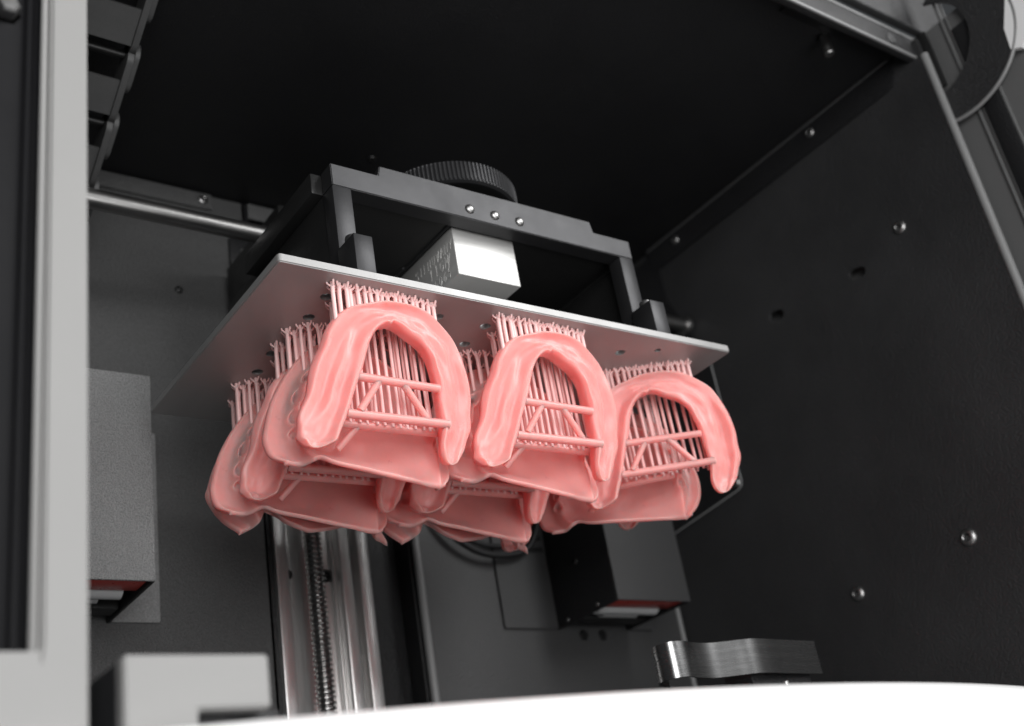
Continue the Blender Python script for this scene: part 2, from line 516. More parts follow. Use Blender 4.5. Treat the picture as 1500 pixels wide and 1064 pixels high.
# steel centring block under the base board
bm = new_box(81.0, 108.5, 20.3, 62, 24.8, 44.9, bev=0.35)
blk = obj('steel_block', bm, M['block'], holder)
for x in (88, 101.5):  # black discs stand in for two dark open holes
    bm = bmesh.new()
    lathe(bm, [(0, 0.15), (2.3, 0.15), (2.6, 0.05), (2.6, -0.4)], (x, 32.5, 24.8), axis=(0, 0, -1), seg=18)
    obj('bolt', bm, M['black'], blk)
bm = bmesh.new()
groove = [(78.6, 58), (78.6, 51.5), (79.6, 48.5), (79.6, 20.5), (80.2, 18.9), (81.6, 18.3), (108.6, 18.3)]
tube(bm, [(x, y, 44.9) for x, y in catmull(groove, 40)], 0.7, seg=8)
obj('gasket', bm, M['anod'], holder)

GLYPH = {
    'S': [[(.9, .85), (.6, 1), (.2, .9), (.15, .65), (.5, .5), (.85, .35), (.8, .1), (.4, 0), (.05, .12)]],
    'I': [[(.5, 0), (.5, 1)]], 'L': [[(.15, 1), (.15, 0), (.8, 0)]], 'H': [[(.1, 0), (.1, 1)], [(.85, 0), (.85, 1)], [(.1, .5), (.85, .5)]],
    'U': [[(.1, 1), (.12, .2), (.45, 0), (.8, .2), (.85, 1)]], 'V': [[(.05, 1), (.45, 0), (.9, 1)]], 'A': [[(.05, 0), (.48, 1), (.9, 0)], [(.2, .35), (.75, .35)]],
    'N': [[(.1, 0), (.1, 1), (.85, 0), (.85, 1)]], 'Y': [[(.05, 1), (.45, .5), (.9, 1)], [(.45, .5), (.45, 0)]], '1': [[(.3, .8), (.5, 1), (.5, 0)]],
    'G': [[(.85, .85), (.5, 1), (.12, .7), (.12, .3), (.5, 0), (.88, .2), (.88, .48), (.55, .48)]], 'M': [[(.05, 0), (.12, 1), (.48, .35), (.82, 1), (.92, 0)]],
    '5': [[(.85, 1), (.2, 1), (.15, .58), (.55, .62), (.85, .35), (.6, .02), (.1, .08)]], '0': [[(.45, 0), (.1, .35), (.15, .8), (.5, 1), (.85, .7), (.8, .2), (.45, 0)]],
    '6': [[(.8, .95), (.35, .75), (.1, .3), (.4, 0), (.8, .2), (.75, .48), (.4, .52), (.12, .3)]], '/': [[(0, 0), (.5, 1)]]}
def engraving(txt, size, y, z, slope=0.0):
    """hand-scratched letters on the left face of the steel block, running from the back to the front"""
    bm = bmesh.new()
    for n_, ch in enumerate(txt):
        for line in GLYPH[ch]:
            pts = []
            for u, v in line:
                uu = (n_ * 0.78 + u * 0.58 + v * 0.06) * size
                vv = v * size + slope * uu
                pts.append((80.98, y - uu, z + vv))
            tube(bm, pts, 0.11, seg=5)
    obj('engraving', bm, M['engrave'], blk, smooth=60)
engraving('SILHUVANY', 3.8, 47.5, 36.6)
engraving('11GM', 4.6, 38.5, 31.2)
engraving('5065', 3.8, 36.0, 26.4)
engraving('/', 6.5, 26.2, 29.0)

# knurled levelling knob above the frame
knob = thing('levelling_knob', 'round black knob with knurled rim on top of the plate holder', 'knob', (95, 42, 61))
bm = bmesh.new()
N = 440
def rim(z, r0, amp):
    return [bm.verts.new((96 + (r0 + (amp if (k // 2) % 2 else -amp)) * math.cos(2 * math.pi * k / N),
                          42.5 + (r0 + (amp if (k // 2) % 2 else -amp)) * math.sin(2 * math.pi * k / N), z)) for k in range(N)]
rings = [rim(64.0, 27.0, 0.0), rim(64.6, 28.2, 0.0), rim(65.0, 28.5, 0.28), rim(72.6, 28.5, 0.28), rim(73.1, 28.0, 0.0), rim(73.4, 27.1, 0.0)]
for a, b in zip(rings, rings[1:]):
    for k in range(N):
        bm.faces.new((a[k], a[(k + 1) % N], b[(k + 1) % N], b[k]))
bm.faces.new(rings[0][::-1]); bm.faces.new(rings[-1])
obj('knurled_wheel', bm, M['anod'], knob, smooth=25)
bm = bmesh.new()
lathe(bm, [(0, 50.1), (9, 50.1), (9, 63.8), (26.0, 63.9)], (96, 42.5, 0), seg=48)
obj('underside', bm, M['black'], knob)

# ================================================================== SENSOR / LAMP HOUSINGS on the rear wall
def housing(label, x0, x1, fx0, fx1, yf, zt, zb, m, red=True):
    t = thing('lamp_housing', label, 'lamp housing', ((x0 + x1) / 2, RY, zb))
    th = 1.4
    # folded sheet hood: open at the bottom
    bm = bmesh.new()
    box(bm, x0, x1, yf, yf + th, zb, zt, bev=0.55)
    obj('front_sheet', bm, m, t)
    bm = new_box(x0, x0 + th, yf + th + 0.05, RY - 0.1, zb, zt, bev=0.35)
    obj('side_sheet', bm, M['coat'], t)
    bm = new_box(x1 - th, x1, yf + th + 0.05, RY - 0.1, zb, zt, bev=0.35)
    obj('side_sheet', bm, M['coat'], t)
    bm = new_box(x0 + th + 0.05, x1 - th - 0.05, yf + th + 0.05, RY - 0.1, zt - th, zt - 0.05, bev=0.2)
    obj('top_sheet', bm, M['coat'], t)
    for a, b in ((fx0, x0 - 0.05), (x1 + 0.05, fx1)):
        if b - a > 1:
            bm = bmesh.new()
            sheet(bm, rrect(a, b, zb + 0.2, zt, 0.8), [], lambda u, v, w: (u, RY - 1.6 + w, v), 1.5)
            obj('flange', bm, m, t)
    if red:
        cx = (x0 + x1) / 2
        bm = new_box(x0 + 2.0, x1 - 2.0, yf + 1.8, yf + 14.5, zb + 1.0, zb + 2.4, bev=0.3)
        f = obj('red_filter', bm, M['red'], t)
        f['label'] = 'red filter inside the open bottom of the housing'
        bm = bmesh.new()
        tube(bm, [(x0 + 3, yf + 20, zb + 4.2), (x1 - 6, yf + 20, zb + 4.2)], 4.6, seg=24)
        tube(bm, [(x0 + 12, yf + 27.5, zb + 3.6), (x1 - 12, yf + 27.5, zb + 3.6)], 3.2, seg=24)
        obj('lens_array', bm, M['clear'], t, smooth=60)
        bm = new_box(x0 + 2, x1 - 2, RY - 17, RY - 8, zb + 0.5, zb + 4.8, bev=0.4)
        obj('lens_holder', bm, M['black'], t)
        for q in (-7, 5):
            bm = bmesh.new()
            lathe(bm, [(0, 0.8), (2.2, 0.8), (2.7, 0.2), (2.7, -0.6)], (cx + q, RY - 0.1, zb - 2.5), axis=(0, -1, 0), seg=18)
            obj('bolt', bm, M['black'], t)
    return t

lh = housing('tall grained grey lamp housing at the left beside the light grey frame post', -46, 6.1, -60, 25.4, 123.5, 24, -57.0, M['hood'])
screw(lh, (15.0, RY - 1.6, -40.0), (0, -1, 0), 3.4)
rh = housing('dark box lamp housing on the rear panel below the right-hand dentures', 221.8, 267.6, 190.2, 284.0, 126.5, 24, -57.5, M['panel'])
screw(rh, (221.8, 152, -30.5), (-1, 0, 0), 2.6, SCREW_BLACK)
screw(rh, (221.8, 141.5, -55.0), (-1, 0, 0), 1.0)
screw(rh, (221.8, 164.5, -55.5), (-1, 0, 0), 1.0)
# small raised sign on the flange of the right housing
bm = new_box(203, 220, RY - 2.4, RY - 1.65, -18.5, 12, bev=0.2)
sg = obj('warning_tag', bm, M['panel'], rh)
bm = bmesh.new()
for (x, z, r) in ((217.2, -5.5, 1.6), (217.5, -12.0, 1.7)):
    lathe(bm, [(0, 0.5), (r, 0.5), (r, 0)], (x, RY - 2.4, z), axis=(0, -1, 0), seg=3 if z > -8 else 12)
box(bm, 205, 219.5, RY - 2.9, RY - 2.41, -18.0, -17.0, bev=0.1)
obj('raised_mark', bm, M['black'], sg)
bm = bmesh.new()
tube(bm, [(203.4 + 0, RY - 2.6, -18.7), (219.6, RY - 2.6, -18.7)], 0.35, seg=8)
obj('tag_edge', bm, M['black'], sg)

# black cable sagging behind the dentures
cab = bmesh.new()
pts = catmull([(151, RY - 8, 18), (155, RY - 7, 2), (164, RY - 6, -13), (177, RY - 6, -21.5), (192, RY - 6, -23.2), (206, RY - 6, -20), (214, RY - 6, -11), (219, RY - 7, 4), (221, RY - 8, 20)], 60)
tube(cab, pts, 1.7, seg=14)
tag(obj('cable', cab, M['rubber']), 'black cable loop hanging in front of the right rear panel', 'cable')
cab = bmesh.new()
pts = catmull([(158, RY - 4, 18), (161, RY - 3.5, 2), (168, RY - 3, -9), (179, RY - 3, -16.0), (194, RY - 3, -17.5), (206, RY - 3, -14), (211, RY - 3, -6), (214, RY - 4, 20)], 60)
tube(cab, pts, 1.3, seg=14)
tag(obj('cable', cab, M['rubber']), 'thinner inner black cable behind the sagging cable loop', 'cable')

# ================================================================== CABLE CHAIN, upper left
chain = thing('cable_chain', 'dark grey plastic cable drag chain hanging down at the upper left', 'cable chain', (-35, 95, 120))
P0, P1 = Vector((-14.0, 50.0, 156.0)), Vector((-14.0, 126.0, 113.0))
d = (P1 - P0)
n_link = 4
L = d.length / 3.0
dirn = d.normalized()
nrm = Vector((0, dirn.z, -dirn.y))
if nrm.z > 0:
    nrm = -nrm
WID = 34.0
def link_place(base):
    return lambda u, v, w: base + dirn * u + nrm * v + Vector((-w, 0, 0))
for i in range(-1, 4):
    base = P0 + dirn * (L * i)
    lk = obj('chain_link', sheet(bmesh.new(), slot2(L * 0.60, 0.0, L * 0.72, 5.4, 0.0, 10), [], link_place(base), 2.4), M['chain'], chain)
    for g in ((WID - 2.4),):
        obj('side_plate', sheet(bmesh.new(), slot2(L * 0.60, 0.0, L * 0.72, 5.4, 0.0, 10), [], link_place(base + Vector((-g, 0, 0))), 2.4), M['chain'], lk)
    obj('lug', sheet(bmesh.new(), slot2(L * 0.34, 0.2, L * 0.34, 5.0, 0.0, 10), [], link_place(base + Vector((1.9, 0, 0))), 1.8), M['chain'], lk)
    # cross plate on the side that faces down
    obj('cross_plate', sheet(bmesh.new(), [(L * 0.50, 0), (L * 1.0, 0), (L * 1.0, WID - 5.2), (L * 0.50, WID - 5.2)], [],
        lambda u, v, w, b=base: b + dirn * u + nrm * (4.6 - w) + Vector((-2.6 - v, 0, 0)), 1.6), M['chain'], lk)
    bm = bmesh.new()
    a = base + dirn * (L * 0.20) - nrm * 1.0
    tube(bm, [a + Vector((-2.6, 0, 0)), a + Vector((-WID + 2.6, 0, 0))], 1.7, seg=14)
    obj('hinge_pin', bm, M['black'], lk)

# ================================================================== FRONT: frame post, bracket, white cover, latch
post = thing('door_frame', 'blurred light grey front frame post with black pane at the far left', 'door frame', (-79, -64, -200))
YP = -64.0
bm = bmesh.new()
sheet(bm, [(-240, -260), (-75.4, -260), (-75.4, 200), (-240, 200)], [rrect(-220, -83.4, -134.8, 190, 1.2)], lambda u, v, w: (u, YP + w, v), 4)
bmesh.ops.bevel(bm, geom=[e for e in bm.edges if e.calc_face_angle(0) > 0.8 and abs(e.verts[0].co.x - e.verts[1].co.x) < 0.1 and abs(e.verts[0].co.y - YP) < 0.01 and abs(e.verts[1].co.y - YP) < 0.01], offset=0.7, segments=3, affect='EDGES')
obj('frame', bm, M['grey'], post)
bm = new_box(-78.5, -74.6, YP + 4.1, YP + 9, -255, 195, bev=1.2, seg=3)  # black strip added to stand in for shade on the post's rounded corner
obj('post_shade_strip', bm, M['rubber'], post)
bm = bmesh.new()
loop = [(-84.3, 188), (-84.3, -134.0), (-85.2, -135.6), (-218, -135.6)]
tube(bm, [(x, YP + 1.6, z) for x, z in loop], 0.75, seg=12)
obj('pane_seal', bm, M['grey'], post)
bm = bmesh.new()
loop = [(-83.6, 189), (-83.6, -134.6), (-218, -134.6)]
tube(bm, [(x, YP + 2.6, z) for x, z in loop], 0.7, seg=12)
obj('seal_lip', bm, M['rubber'], post)
bm = new_box(-222, -83.2, YP + 4.2, YP + 6.2, -137, 192, bev=0.2)
obj('pane', bm, M['glass'], post)
bm = bmesh.new()
tube(bm, [(-87.0, YP + 3.8, -134), (-87.0, YP + 3.8, 188)], 0.9, seg=12)
obj('pane_rib', bm, M['glass'], post)
bm = bmesh.new()
lathe(bm, [(0, 3.5), (2.0, 3.5), (2.4, 3.0), (2.4, 0), (3.2, 0), (3.2, -0.4)], (-91.8, YP + 4.2, 8.0), axis=(0, -1, 0), seg=6)
obj('bolt', bm, M['steel'], post)

brk = thing('corner_bracket', 'blurred light grey bracket with square notch at the lower left', 'bracket', (-56, -66, -150))
bm = bmesh.new()
sheet(bm, [(-70.2, -260), (-57.2, -260), (-57.2, -145.6), (-43.4, -145.6), (-43.4, -135.9), (-70.2, -135.9)], [], lambda u, v, w: (u, -66 + w, v), 4)
bmesh.ops.bevel(bm, geom=[e for e in bm.edges if e.calc_face_angle(0) > 0.6], offset=0.4, segments=2, affect='EDGES')
obj('face', bm, M['grey'], brk)
bm = new_box(-70.3, -67.0, -61.9, -24, -260, -136.1, bev=0.4)
obj('side_return', bm, M['coat'], brk)
bm = new_box(-57.1, -40, -61.9, -58.9, -260, -145.2, bev=0.3)
obj('inner_web', bm, M['coat'], brk)

# white curved base cover
cov = thing('base_cover', 'white glossy curved machine base cover along the bottom edge', 'cover', (62, -93, -260))
bm = bmesh.new()
cx, cy, rad = 75.0, 420.0, 516.0
prof = [(rad - 60, -149.6), (rad - 7.0, -149.6)] + [(rad - 7.0 + 7.0 * math.sin(q * math.pi / 16), -156.6 + 7.0 * math.cos(q * math.pi / 16)) for q in range(1, 9)] + [(rad, -260.0)]
A0, A1, NA = math.radians(-116), math.radians(-52), 110
rows = []
for i in range(NA + 1):
    a = A0 + (A1 - A0) * i / NA
    rows.append([bm.verts.new((cx + r * math.cos(a), cy + r * math.sin(a), z)) for r, z in prof])
for a, b in zip(rows, rows[1:]):
    for k in range(len(prof) - 1):
        bm.faces.new((a[k], a[k + 1], b[k + 1], b[k]))
obj('curved_shell', bm, M['white'], cov, smooth=50)

# bent spring latch
lat = thing('spring_latch', 'bent dark polished steel latch strip above the white cover at lower right', 'latch', (190, 30, -150))
plan = [(163, 46), (155, 42), (151.6, 36.5), (153.2, 31.2), (158.5, 29.5), (166, 31.5), (174, 32), (182, 29.2), (189, 26.4), (196, 26.2), (206, 27.2), (217, 28.2), (227.5, 29.0)]
pp = catmull(plan, 110)
bm = bmesh.new()
front, back = [], []
for i, (x, y) in enumerate(pp):
    a, b = pp[max(i - 1, 0)], pp[min(i + 1, len(pp) - 1)]
    t = Vector((b[0] - a[0], b[1] - a[1], 0)).normalized()
    nn = Vector((t.y, -t.x, 0))
    p = Vector((x, y, 0)); q = p - nn * 0.8
    front.append((bm.verts.new(p + Vector((0, 0, -105.0))), bm.verts.new(p + Vector((0, 0, -117.5)))))
    back.append((bm.verts.new(q + Vector((0, 0, -105.0))), bm.verts.new(q + Vector((0, 0, -117.5)))))
for i in range(len(pp) - 1):
    bm.faces.new((front[i][0], front[i][1], front[i + 1][1], front[i + 1][0]))
    bm.faces.new((back[i + 1][0], back[i + 1][1], back[i][1], back[i][0]))
    bm.faces.new((front[i][0], front[i + 1][0], back[i + 1][0], back[i][0]))
    bm.faces.new((front[i + 1][1], front[i][1], back[i][1], back[i + 1][1]))
for i in (0, -1):
    bm.faces.new((front[i][0], back[i][0], back[i][1], front[i][1]))
obj('strip', bm, M['spring'], lat, smooth=40)
bm = new_box(190, 222, 30.5, 44, -150, -112, bev=0.6)
obj('mount', bm, M['coat'], lat)
bm = bmesh.new()
for x in (201.0,):
    lathe(bm, [(0, -0.4), (1.4, -0.4), (1.4, 1.2), (1.0, 1.6), (0, 1.6)], (x, 25, -122.5), seg=14)
obj('clip_pins', bm, M['steel'], lat)

# ================================================================== OUTSIDE, upper right
hoop = thing('hinge_disc', 'black ring shaped hinge disc with rolled rim at the top right corner', 'hinge', (312, -69, 140))
bm = bmesh.new()
C1 = (-69.1, 139.8); C2 = (-58.4, 146.4)
outer = [(C1[0] + 35.0 * math.cos(a), C1[1] + 35.0 * math.sin(a)) for a in [math.radians(100 + k * 190 / 60) for k in range(61)]]
inner = [(C2[0] + 25.0 * math.cos(a), C2[1] + 25.0 * math.sin(a)) for a in [math.radians(262 - k * 150 / 40) for k in range(41)]]
sheet(bm, outer + inner, [], lambda u, v, w: (309.4 + w, u, v), 2.0)
obj('disc', bm, M['disc'], hoop)
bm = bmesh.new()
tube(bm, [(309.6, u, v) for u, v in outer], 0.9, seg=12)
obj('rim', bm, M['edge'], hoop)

side = thing('outer_side_panel', 'dark grey outer side panel with long vertical ribs at the right edge', 'panel', (322, -75, -200))
bm = new_box(313.5, 316, -150, 205, -260, CZ + 4, bev=0.3)
obj('sheet', bm, M['body'], side)
for yy, r in ((-71.2, 0.8), (-73.6, 0.55), (-83.5, 0.9)):
    bm = bmesh.new()
    tube(bm, [(313.2, yy, -255), (313.2, yy, 255)], r, seg=12)
    obj('rib', bm, M['body'], side)
bm = new_box(312.2, 313.4, -83.0, -74.2, -255, 150, bev=0.3)
obj('dark_inlay', bm, M['coat'], side)
bm = bmesh.new()
sheet(bm, [(-110, 124), (-100.5, 116.5), (-96, 119), (-97, 130), (-104, 146), (-118, 150)], [], lambda u, v, w: (309.0 + w, u, v), 3)
tag(obj('handle_pad', bm, M['white']), 'small white pad poking in at the top right edge', 'pad')
top = thing('roof_front_panel', 'grey front fascia sheet above the ceiling lip at upper right', 'panel', (250, -58, 165))
bm = new_box(-150, 343, -61.5, -57.2, CZ + 4.5, 260, bev=1.3, seg=3)
obj('fascia', bm, M['wall'], top)
bm = bmesh.new()
lathe(bm, [(0, 0.7), (2.6, 0.7), (3.2, 0.2), (3.2, -0.3)], (290, -57.2, CZ - 4.5), axis=(0, -1, 0), seg=18)
obj('cover_cap', bm, M['panel'], top)
bm = new_box(309.3, 311.0, -64, -57, CZ - 30, CZ + 2, bev=0.4, seg=2)
obj('corner_gusset', bm, M['black'], top)

# ================================================================== DENTURE BASES
OUT = [(11.3, 12.5, -53.4), (9.9, 13.1, -51.4), (9.5, 14.2, -49.3), (9.0, 13.6, -46.3), (10.1, 12.6, -41.7), (12.1, 11.4, -35.6), (13.5, 9.8, -28.4), (15.1, 8.2, -22.3), (17.9, 6.6, -16.0), (23.5, 4.9, -9.2), (31.7, 3.9, -6.0), (39.4, 3.2, -4.4), (47.9, 3.5, -4.1), (55.7, 4.3, -6.2), (61.8, 5.6, -10.8), (66.4, 7.0, -16.2), (69.3, 8.6, -22.5), (70.7, 10.7, -29.5), (71.0, 12.4, -35.3), (70.9, 13.9, -40.7), (68.8, 15.0, -45.8), (66.5, 15.2, -49.7), (63.0, 14.0, -53.5)]
INN = [(15.7, 12.1, -53.3), (18.3, 11.4, -51.5), (19.7, 10.8, -50.1), (21.3, 10.0, -46.0), (22.6, 9.2, -42.0), (24.5, 8.0, -36.2), (27.1, 6.5, -28.7), (29.6, 5.0, -21.1), (32.2, 4.0, -15.9), (34.9, 3.4, -13.0), (37.1, 3.2, -12.0), (39.1, 3.2, -11.9), (42.3, 3.3, -12.5), (46.2, 3.7, -14.3), (50.2, 4.1, -16.6), (53.4, 4.8, -20.1), (55.3, 6.0, -25.9), (56.8, 7.3, -32.3), (57.6, 8.5, -38.3), (57.7, 9.6, -44.2), (56.9, 10.9, -48.9), (57.7, 12.2, -51.9), (59.5, 13.9, -54.1)]
NOFF = Vector((37.0, 4.0, 0.0))          # local origin of a denture: on the plate, above its arch

def lower_mesh(seed):
    NS, NR = 150, 64
    oo, ii = catmull(OUT, NS), catmull(INN, NS)
    bm = bmesh.new()
    rows = []
    for i in range(NS):
        f = i / (NS - 1)
        O = Vector(oo[i]); I = Vector(ii[i])
        lat = (O - I).normalized() if (O - I).length > 1e-3 else Vector((1, 0, 0))
        O = O + lat * (0.9 * noise.noise(Vector((f * 17.0, seed, 4.4)))) * min(1, min(f, 1 - f) / 0.06)
        I = I - lat * (1.1 if f < 0.5 else 0.4) * min(1, min(f, 1 - f) / 0.05)
        I = I + lat * (0.6 * noise.noise(Vector((f * 15.0, seed, 9.4)))) * min(1, min(f, 1 - f) / 0.06)
        e = min(f, 1 - f)
        grow = min(1.0, e / 0.16)
        g2 = math.sqrt(min(1.0, e / 0.035))
        D = 4.2 * g2 + 4.2 * (grow ** 1.2)
        w = (O - I).length
        rec = min(2.0, w * 0.14)
        padf = math.exp(-((e - 0.085) / 0.045) ** 2)
        ctrl = [(0.0, 1.5 * g2), (0.02, 0.55 * g2), (0.075, -0.25 * g2), (0.16, 0.0), (0.32, rec * 0.80), (0.5, rec), (0.68, rec * 0.80), (0.84, 0.0),
                (0.925, -0.25 * g2), (0.98, 0.55 * g2), (1.0, 1.5 * g2), (0.97, D * 0.35 + 0.3), (0.88, D * 0.70), (0.78, D * 0.94), (0.66, D), (0.5, D - 0.6), (0.34, D), (0.22, D * 0.94), (0.12, D * 0.70), (0.03, D * 0.35 + 0.3)]
        sec = catmull(ctrl, NR, closed=True)
        row = []
        for j, (a, b) in enumerate(sec):
            p = I + (O - I) * a
            q = Vector((p.x, p.y + b, p.z))
            tissue = max(0.0, 1 - max(0.0, b) / (rec + 1.2)) if j < NR * 0.52 else 0.0
            if j < NR * 0.5 and 0.04 < a < 0.96:
                # long tissue-side streaks that follow the arch, and a scoop towards each end
                env = math.sin(math.pi * a) ** 0.5 * min(1, w / 9) * min(1, e / 0.05)
                s1 = noise.noise(Vector((f * 7.0 + seed, a * 5.5, 1.3)))
                s2 = noise.noise(Vector((f * 24.0 + seed, a * 7.0, 7.7)))
                s3 = noise.noise(Vector((f * 3.0, a * 2.0 + seed, 3.1)))
                ridge = 1 - abs(noise.noise(Vector((f * 7.0 + seed, a * 3.4, 5.9)))) * 2.2
                q.y += env * (1.9 * s1 + 0.9 * s2 + 1.0 * s3 - 0.9 * ridge)
                q.y += 1.3 * padf * math.sin(math.pi * a) ** 2
            elif 0.2 < a < 0.8:
                # tooth sockets on the far side
                k = f * 15
                fr = (k % 1.0) - 0.5
                if 1 < k < 14:
                    q.y -= 2.6 * math.exp(-(fr / 0.27) ** 2) * math.exp(-((a - 0.5) / 0.17) ** 2)
            # gentle overall warp so that the arch is not flat
            q.y += 0.5 * math.sin(f * math.pi * 3 + 0.6)
            row.append(bm.verts.new(q - NOFF))
        rows.append(row)
    for a, b in zip(rows, rows[1:]):
        for j in range(NR):
            bm.faces.new((a[j], a[(j + 1) % NR], b[(j + 1) % NR], b[j]))
    for row, nxt in ((rows[0], rows[2]), (rows[-1], rows[-3])):
        c0 = sum((v.co for v in row), Vector()) / NR
        c1 = sum((v.co for v in nxt), Vector()) / NR
        tip = c0 + (c0 - c1).normalized() * 0.35
        for v in row:
            v.co = tip
    bmesh.ops.remove_doubles(bm, verts=rows[0] + rows[-1], dist=0.01)
    inner = [v for v in bm.verts if len(v.link_edges) < 10]
    for _ in range(3):
        bmesh.ops.smooth_vert(bm, verts=inner, factor=0.4, use_axis_x=True, use_axis_y=True, use_axis_z=True)
    return bm

def upper_mesh(style):
    """shell of an upper base: flange border -> ridge with sockets -> palate.  style 0 = straight rear edge, 1 = tips and palate lobe"""
    # stations from the left rear end over the front (top) to the right rear end: border, crest
    B = [(8.5, 19.5, -55.2), (5.4, 22.5, -52.6), (4.4, 24.0, -47.5), (5.7, 25.0, -42.0), (9.5, 27.0, -32.1), (16.2, 29.0, -20.2), (26.0, 31.0, -9.5), (37.0, 32.0, -6.5),
         (48.0, 31.0, -9.0), (57.5, 29.0, -19.0), (63.0, 27.0, -31.0), (65.0, 25.0, -42.0), (64.0, 22.0, -50.0), (61.5, 18.5, -55.5), (58.6, 16.6, -59.6)]
    K = [(15.2, 16.6, -54.4), (13.6, 18.2, -52.0), (12.2, 19.2, -48.0), (11.8, 19.5, -42.5), (13.0, 19.6, -35.0), (17.0, 19.6, -27.0), (25.5, 19.4, -19.5), (36.0, 19.2, -16.0),
         (46.0, 19.2, -18.5), (53.0, 19.0, -26.0), (56.8, 18.6, -34.0), (58.3, 18.0, -41.5), (58.0, 17.2, -48.0), (57.4, 16.2, -54.5), (56.8, 15.4, -60.4)]
    Pm = [(35.0, 16.2, -57.0), (35.0, 19.2, -54.6), (35.2, 23.0, -51.0), (35.4, 26.0, -46.0), (35.6, 27.8, -40.0), (36.0, 28.6, -35.0), (36.4, 28.9, -31.5), (36.6, 28.9, -30.0),
          (36.4, 28.9, -31.5), (36.0, 28.6, -35.0), (35.6, 27.8, -40.0), (35.4, 26.0, -46.0), (35.2, 23.0, -51.0), (35.0, 19.2, -54.6), (35.0, 16.2, -57.0)]
    if style == 1:
        B[0] = (13.0, 20.0, -60.5); B[1] = (8.0, 22.5, -55.0); K[0] = (17.5, 16.5, -58.0); K[1] = (13.5, 16.0, -51.5)
        B[-1] = (64.5, 18.0, -62.0); K[-1] = (60.0, 16.5, -59.0)
    far = lambda L_: [(-138.6 + 1.02 * (x + 138.6), -267.3 + 1.02 * (y + 267.3), -192.2 + 1.02 * (z + 192.2)) for x, y, z in L_]
    B, K, Pm = far(B), far(K), far(Pm)
    NT, NH = 140, 42
    N = 2 * NH + 1
    b, k, p = catmull(B, NT), catmull(K, NT), catmull(Pm, NT)
    bm = bmesh.new()
    grid = []
    for i in range(NT):
        f = i / (NT - 1)
        vb, vk, vp = Vector(b[i]), Vector(k[i]), Vector(p[i])
        out = (vb - vk); out.y = 0
        out = out.normalized() if out.length > 1e-4 else Vector((1, 0, 0))
        bow = 1 - abs(2 * f - 1) ** 6
        mid1 = vb.lerp(vk, 0.36) - out * 0.7 + Vector((0, 1.3, 0))
        mid2 = vb.lerp(vk, 0.72) - out * 0.2 + Vector((0, 0.5, 0))
        in1 = vk.lerp(vp, 0.14) + Vector((0, 0.6, 0))
        in2 = vk.lerp(vp, 0.38) + Vector((0, 2.0, 0)) * bow
        in3 = vk.lerp(vp, 0.70); in3.y = in3.y + (vp.y - in3.y) * 0.85
        half = catmull([tuple(v) for v in (vb + out * 0.2 + Vector((0, -0.4, 0)), mid1, mid2, vk, in1, in2, in3, vp)], NH - 5)
        # half of the rolled border, from its outermost point to the front
        roll = [vb + out * 1.7 + Vector((0, 1.2, 0)), vb + out * 1.6 + Vector((0, 0.55, 0)), vb + out * 1.25 + Vector((0, 0.0, 0)), vb + out * 0.85 + Vector((0, -0.35, 0)), vb + out * 0.5 + Vector((0, -0.48, 0))]
        front = roll[1:] + [Vector(c) for c in half]
        back = []
        for j, q in enumerate(front):
            s = j / (NH - 1)
            t = 2.5 + 0.4 * math.exp(-(s / 0.12) ** 2)
            if j < 4:
                bq = Vector((q.x, vb.y + 1.2 + (vb.y + 1.2 - q.y) * 0.95, q.z))
            else:
                bq = q + Vector((0, t, 0))
            back.append(bq)
            kk = f * 15
            fr = (kk % 1.0) - 0.5
            if 2.0 < kk < 13.0:
                d2 = (fr / 0.36) ** 2 + ((s - 0.415) / 0.085) ** 2
                fade = min(1.0, (kk - 2.0) / 0.8) * min(1.0, (13.0 - kk) / 0.8)
                q.y += fade * 2.6 * math.exp(-d2 * d2) - fade * 1.7 * math.exp(-((math.sqrt(d2) - 1.25) / 0.3) ** 2)
                q += out * fade * 0.35 * math.cos(2 * math.pi * fr) * math.exp(-((s - 0.34) / 0.07) ** 2)
            q.y += 0.45 * noise.noise(Vector((q.x * 0.12, q.z * 0.12, 2.0 + style)))
            endw = math.exp(-(min(f, 1 - f) / 0.035) ** 2)
            dz = 0.0
            if style == 0:
                if f < 0.5:
                    dz = endw * (1.3 * math.exp(-((s - 0.60) / 0.08) ** 2) - 0.8 * math.exp(-((s - 0.3) / 0.2) ** 2))
            else:
                dz = endw * (6.0 * math.exp(-((s - 0.64) / 0.10) ** 2) - 3.4 * math.exp(-((s - 1.0) / 0.16) ** 2))
            q.z += dz
            bq.z += dz
        grid.append(back[::-1] + [roll[0]] + front)
    M2 = len(grid[0])
    def end_rows(row):
        r1, r2 = [], []
        for j in range(M2):
            mid = (row[j] + row[M2 - 1 - j]) / 2
            r1.append(row[j].lerp(mid, 0.40) + Vector((0, 0, -0.75)))
            r2.append(mid + Vector((0, 0, -1.15)))
        return r1, r2
    a1, a2 = end_rows(grid[0]); c1, c2 = end_rows(grid[-1])
    grid = [a2, a1] + grid + [c1, c2]
    rows = [[bm.verts.new(q - NOFF) for q in r] for r in grid]
    for a, c in zip(rows, rows[1:]):
        for j in range(M2 - 1):
            bm.faces.new((a[j], a[j + 1], c[j + 1], c[j]))
    bmesh.ops.remove_doubles(bm, verts=bm.verts[:], dist=0.05)
    for _ in range(2):
        bmesh.ops.smooth_vert(bm, verts=bm.verts[:], factor=0.4, use_axis_x=True, use_axis_y=True, use_axis_z=True)
    return bm

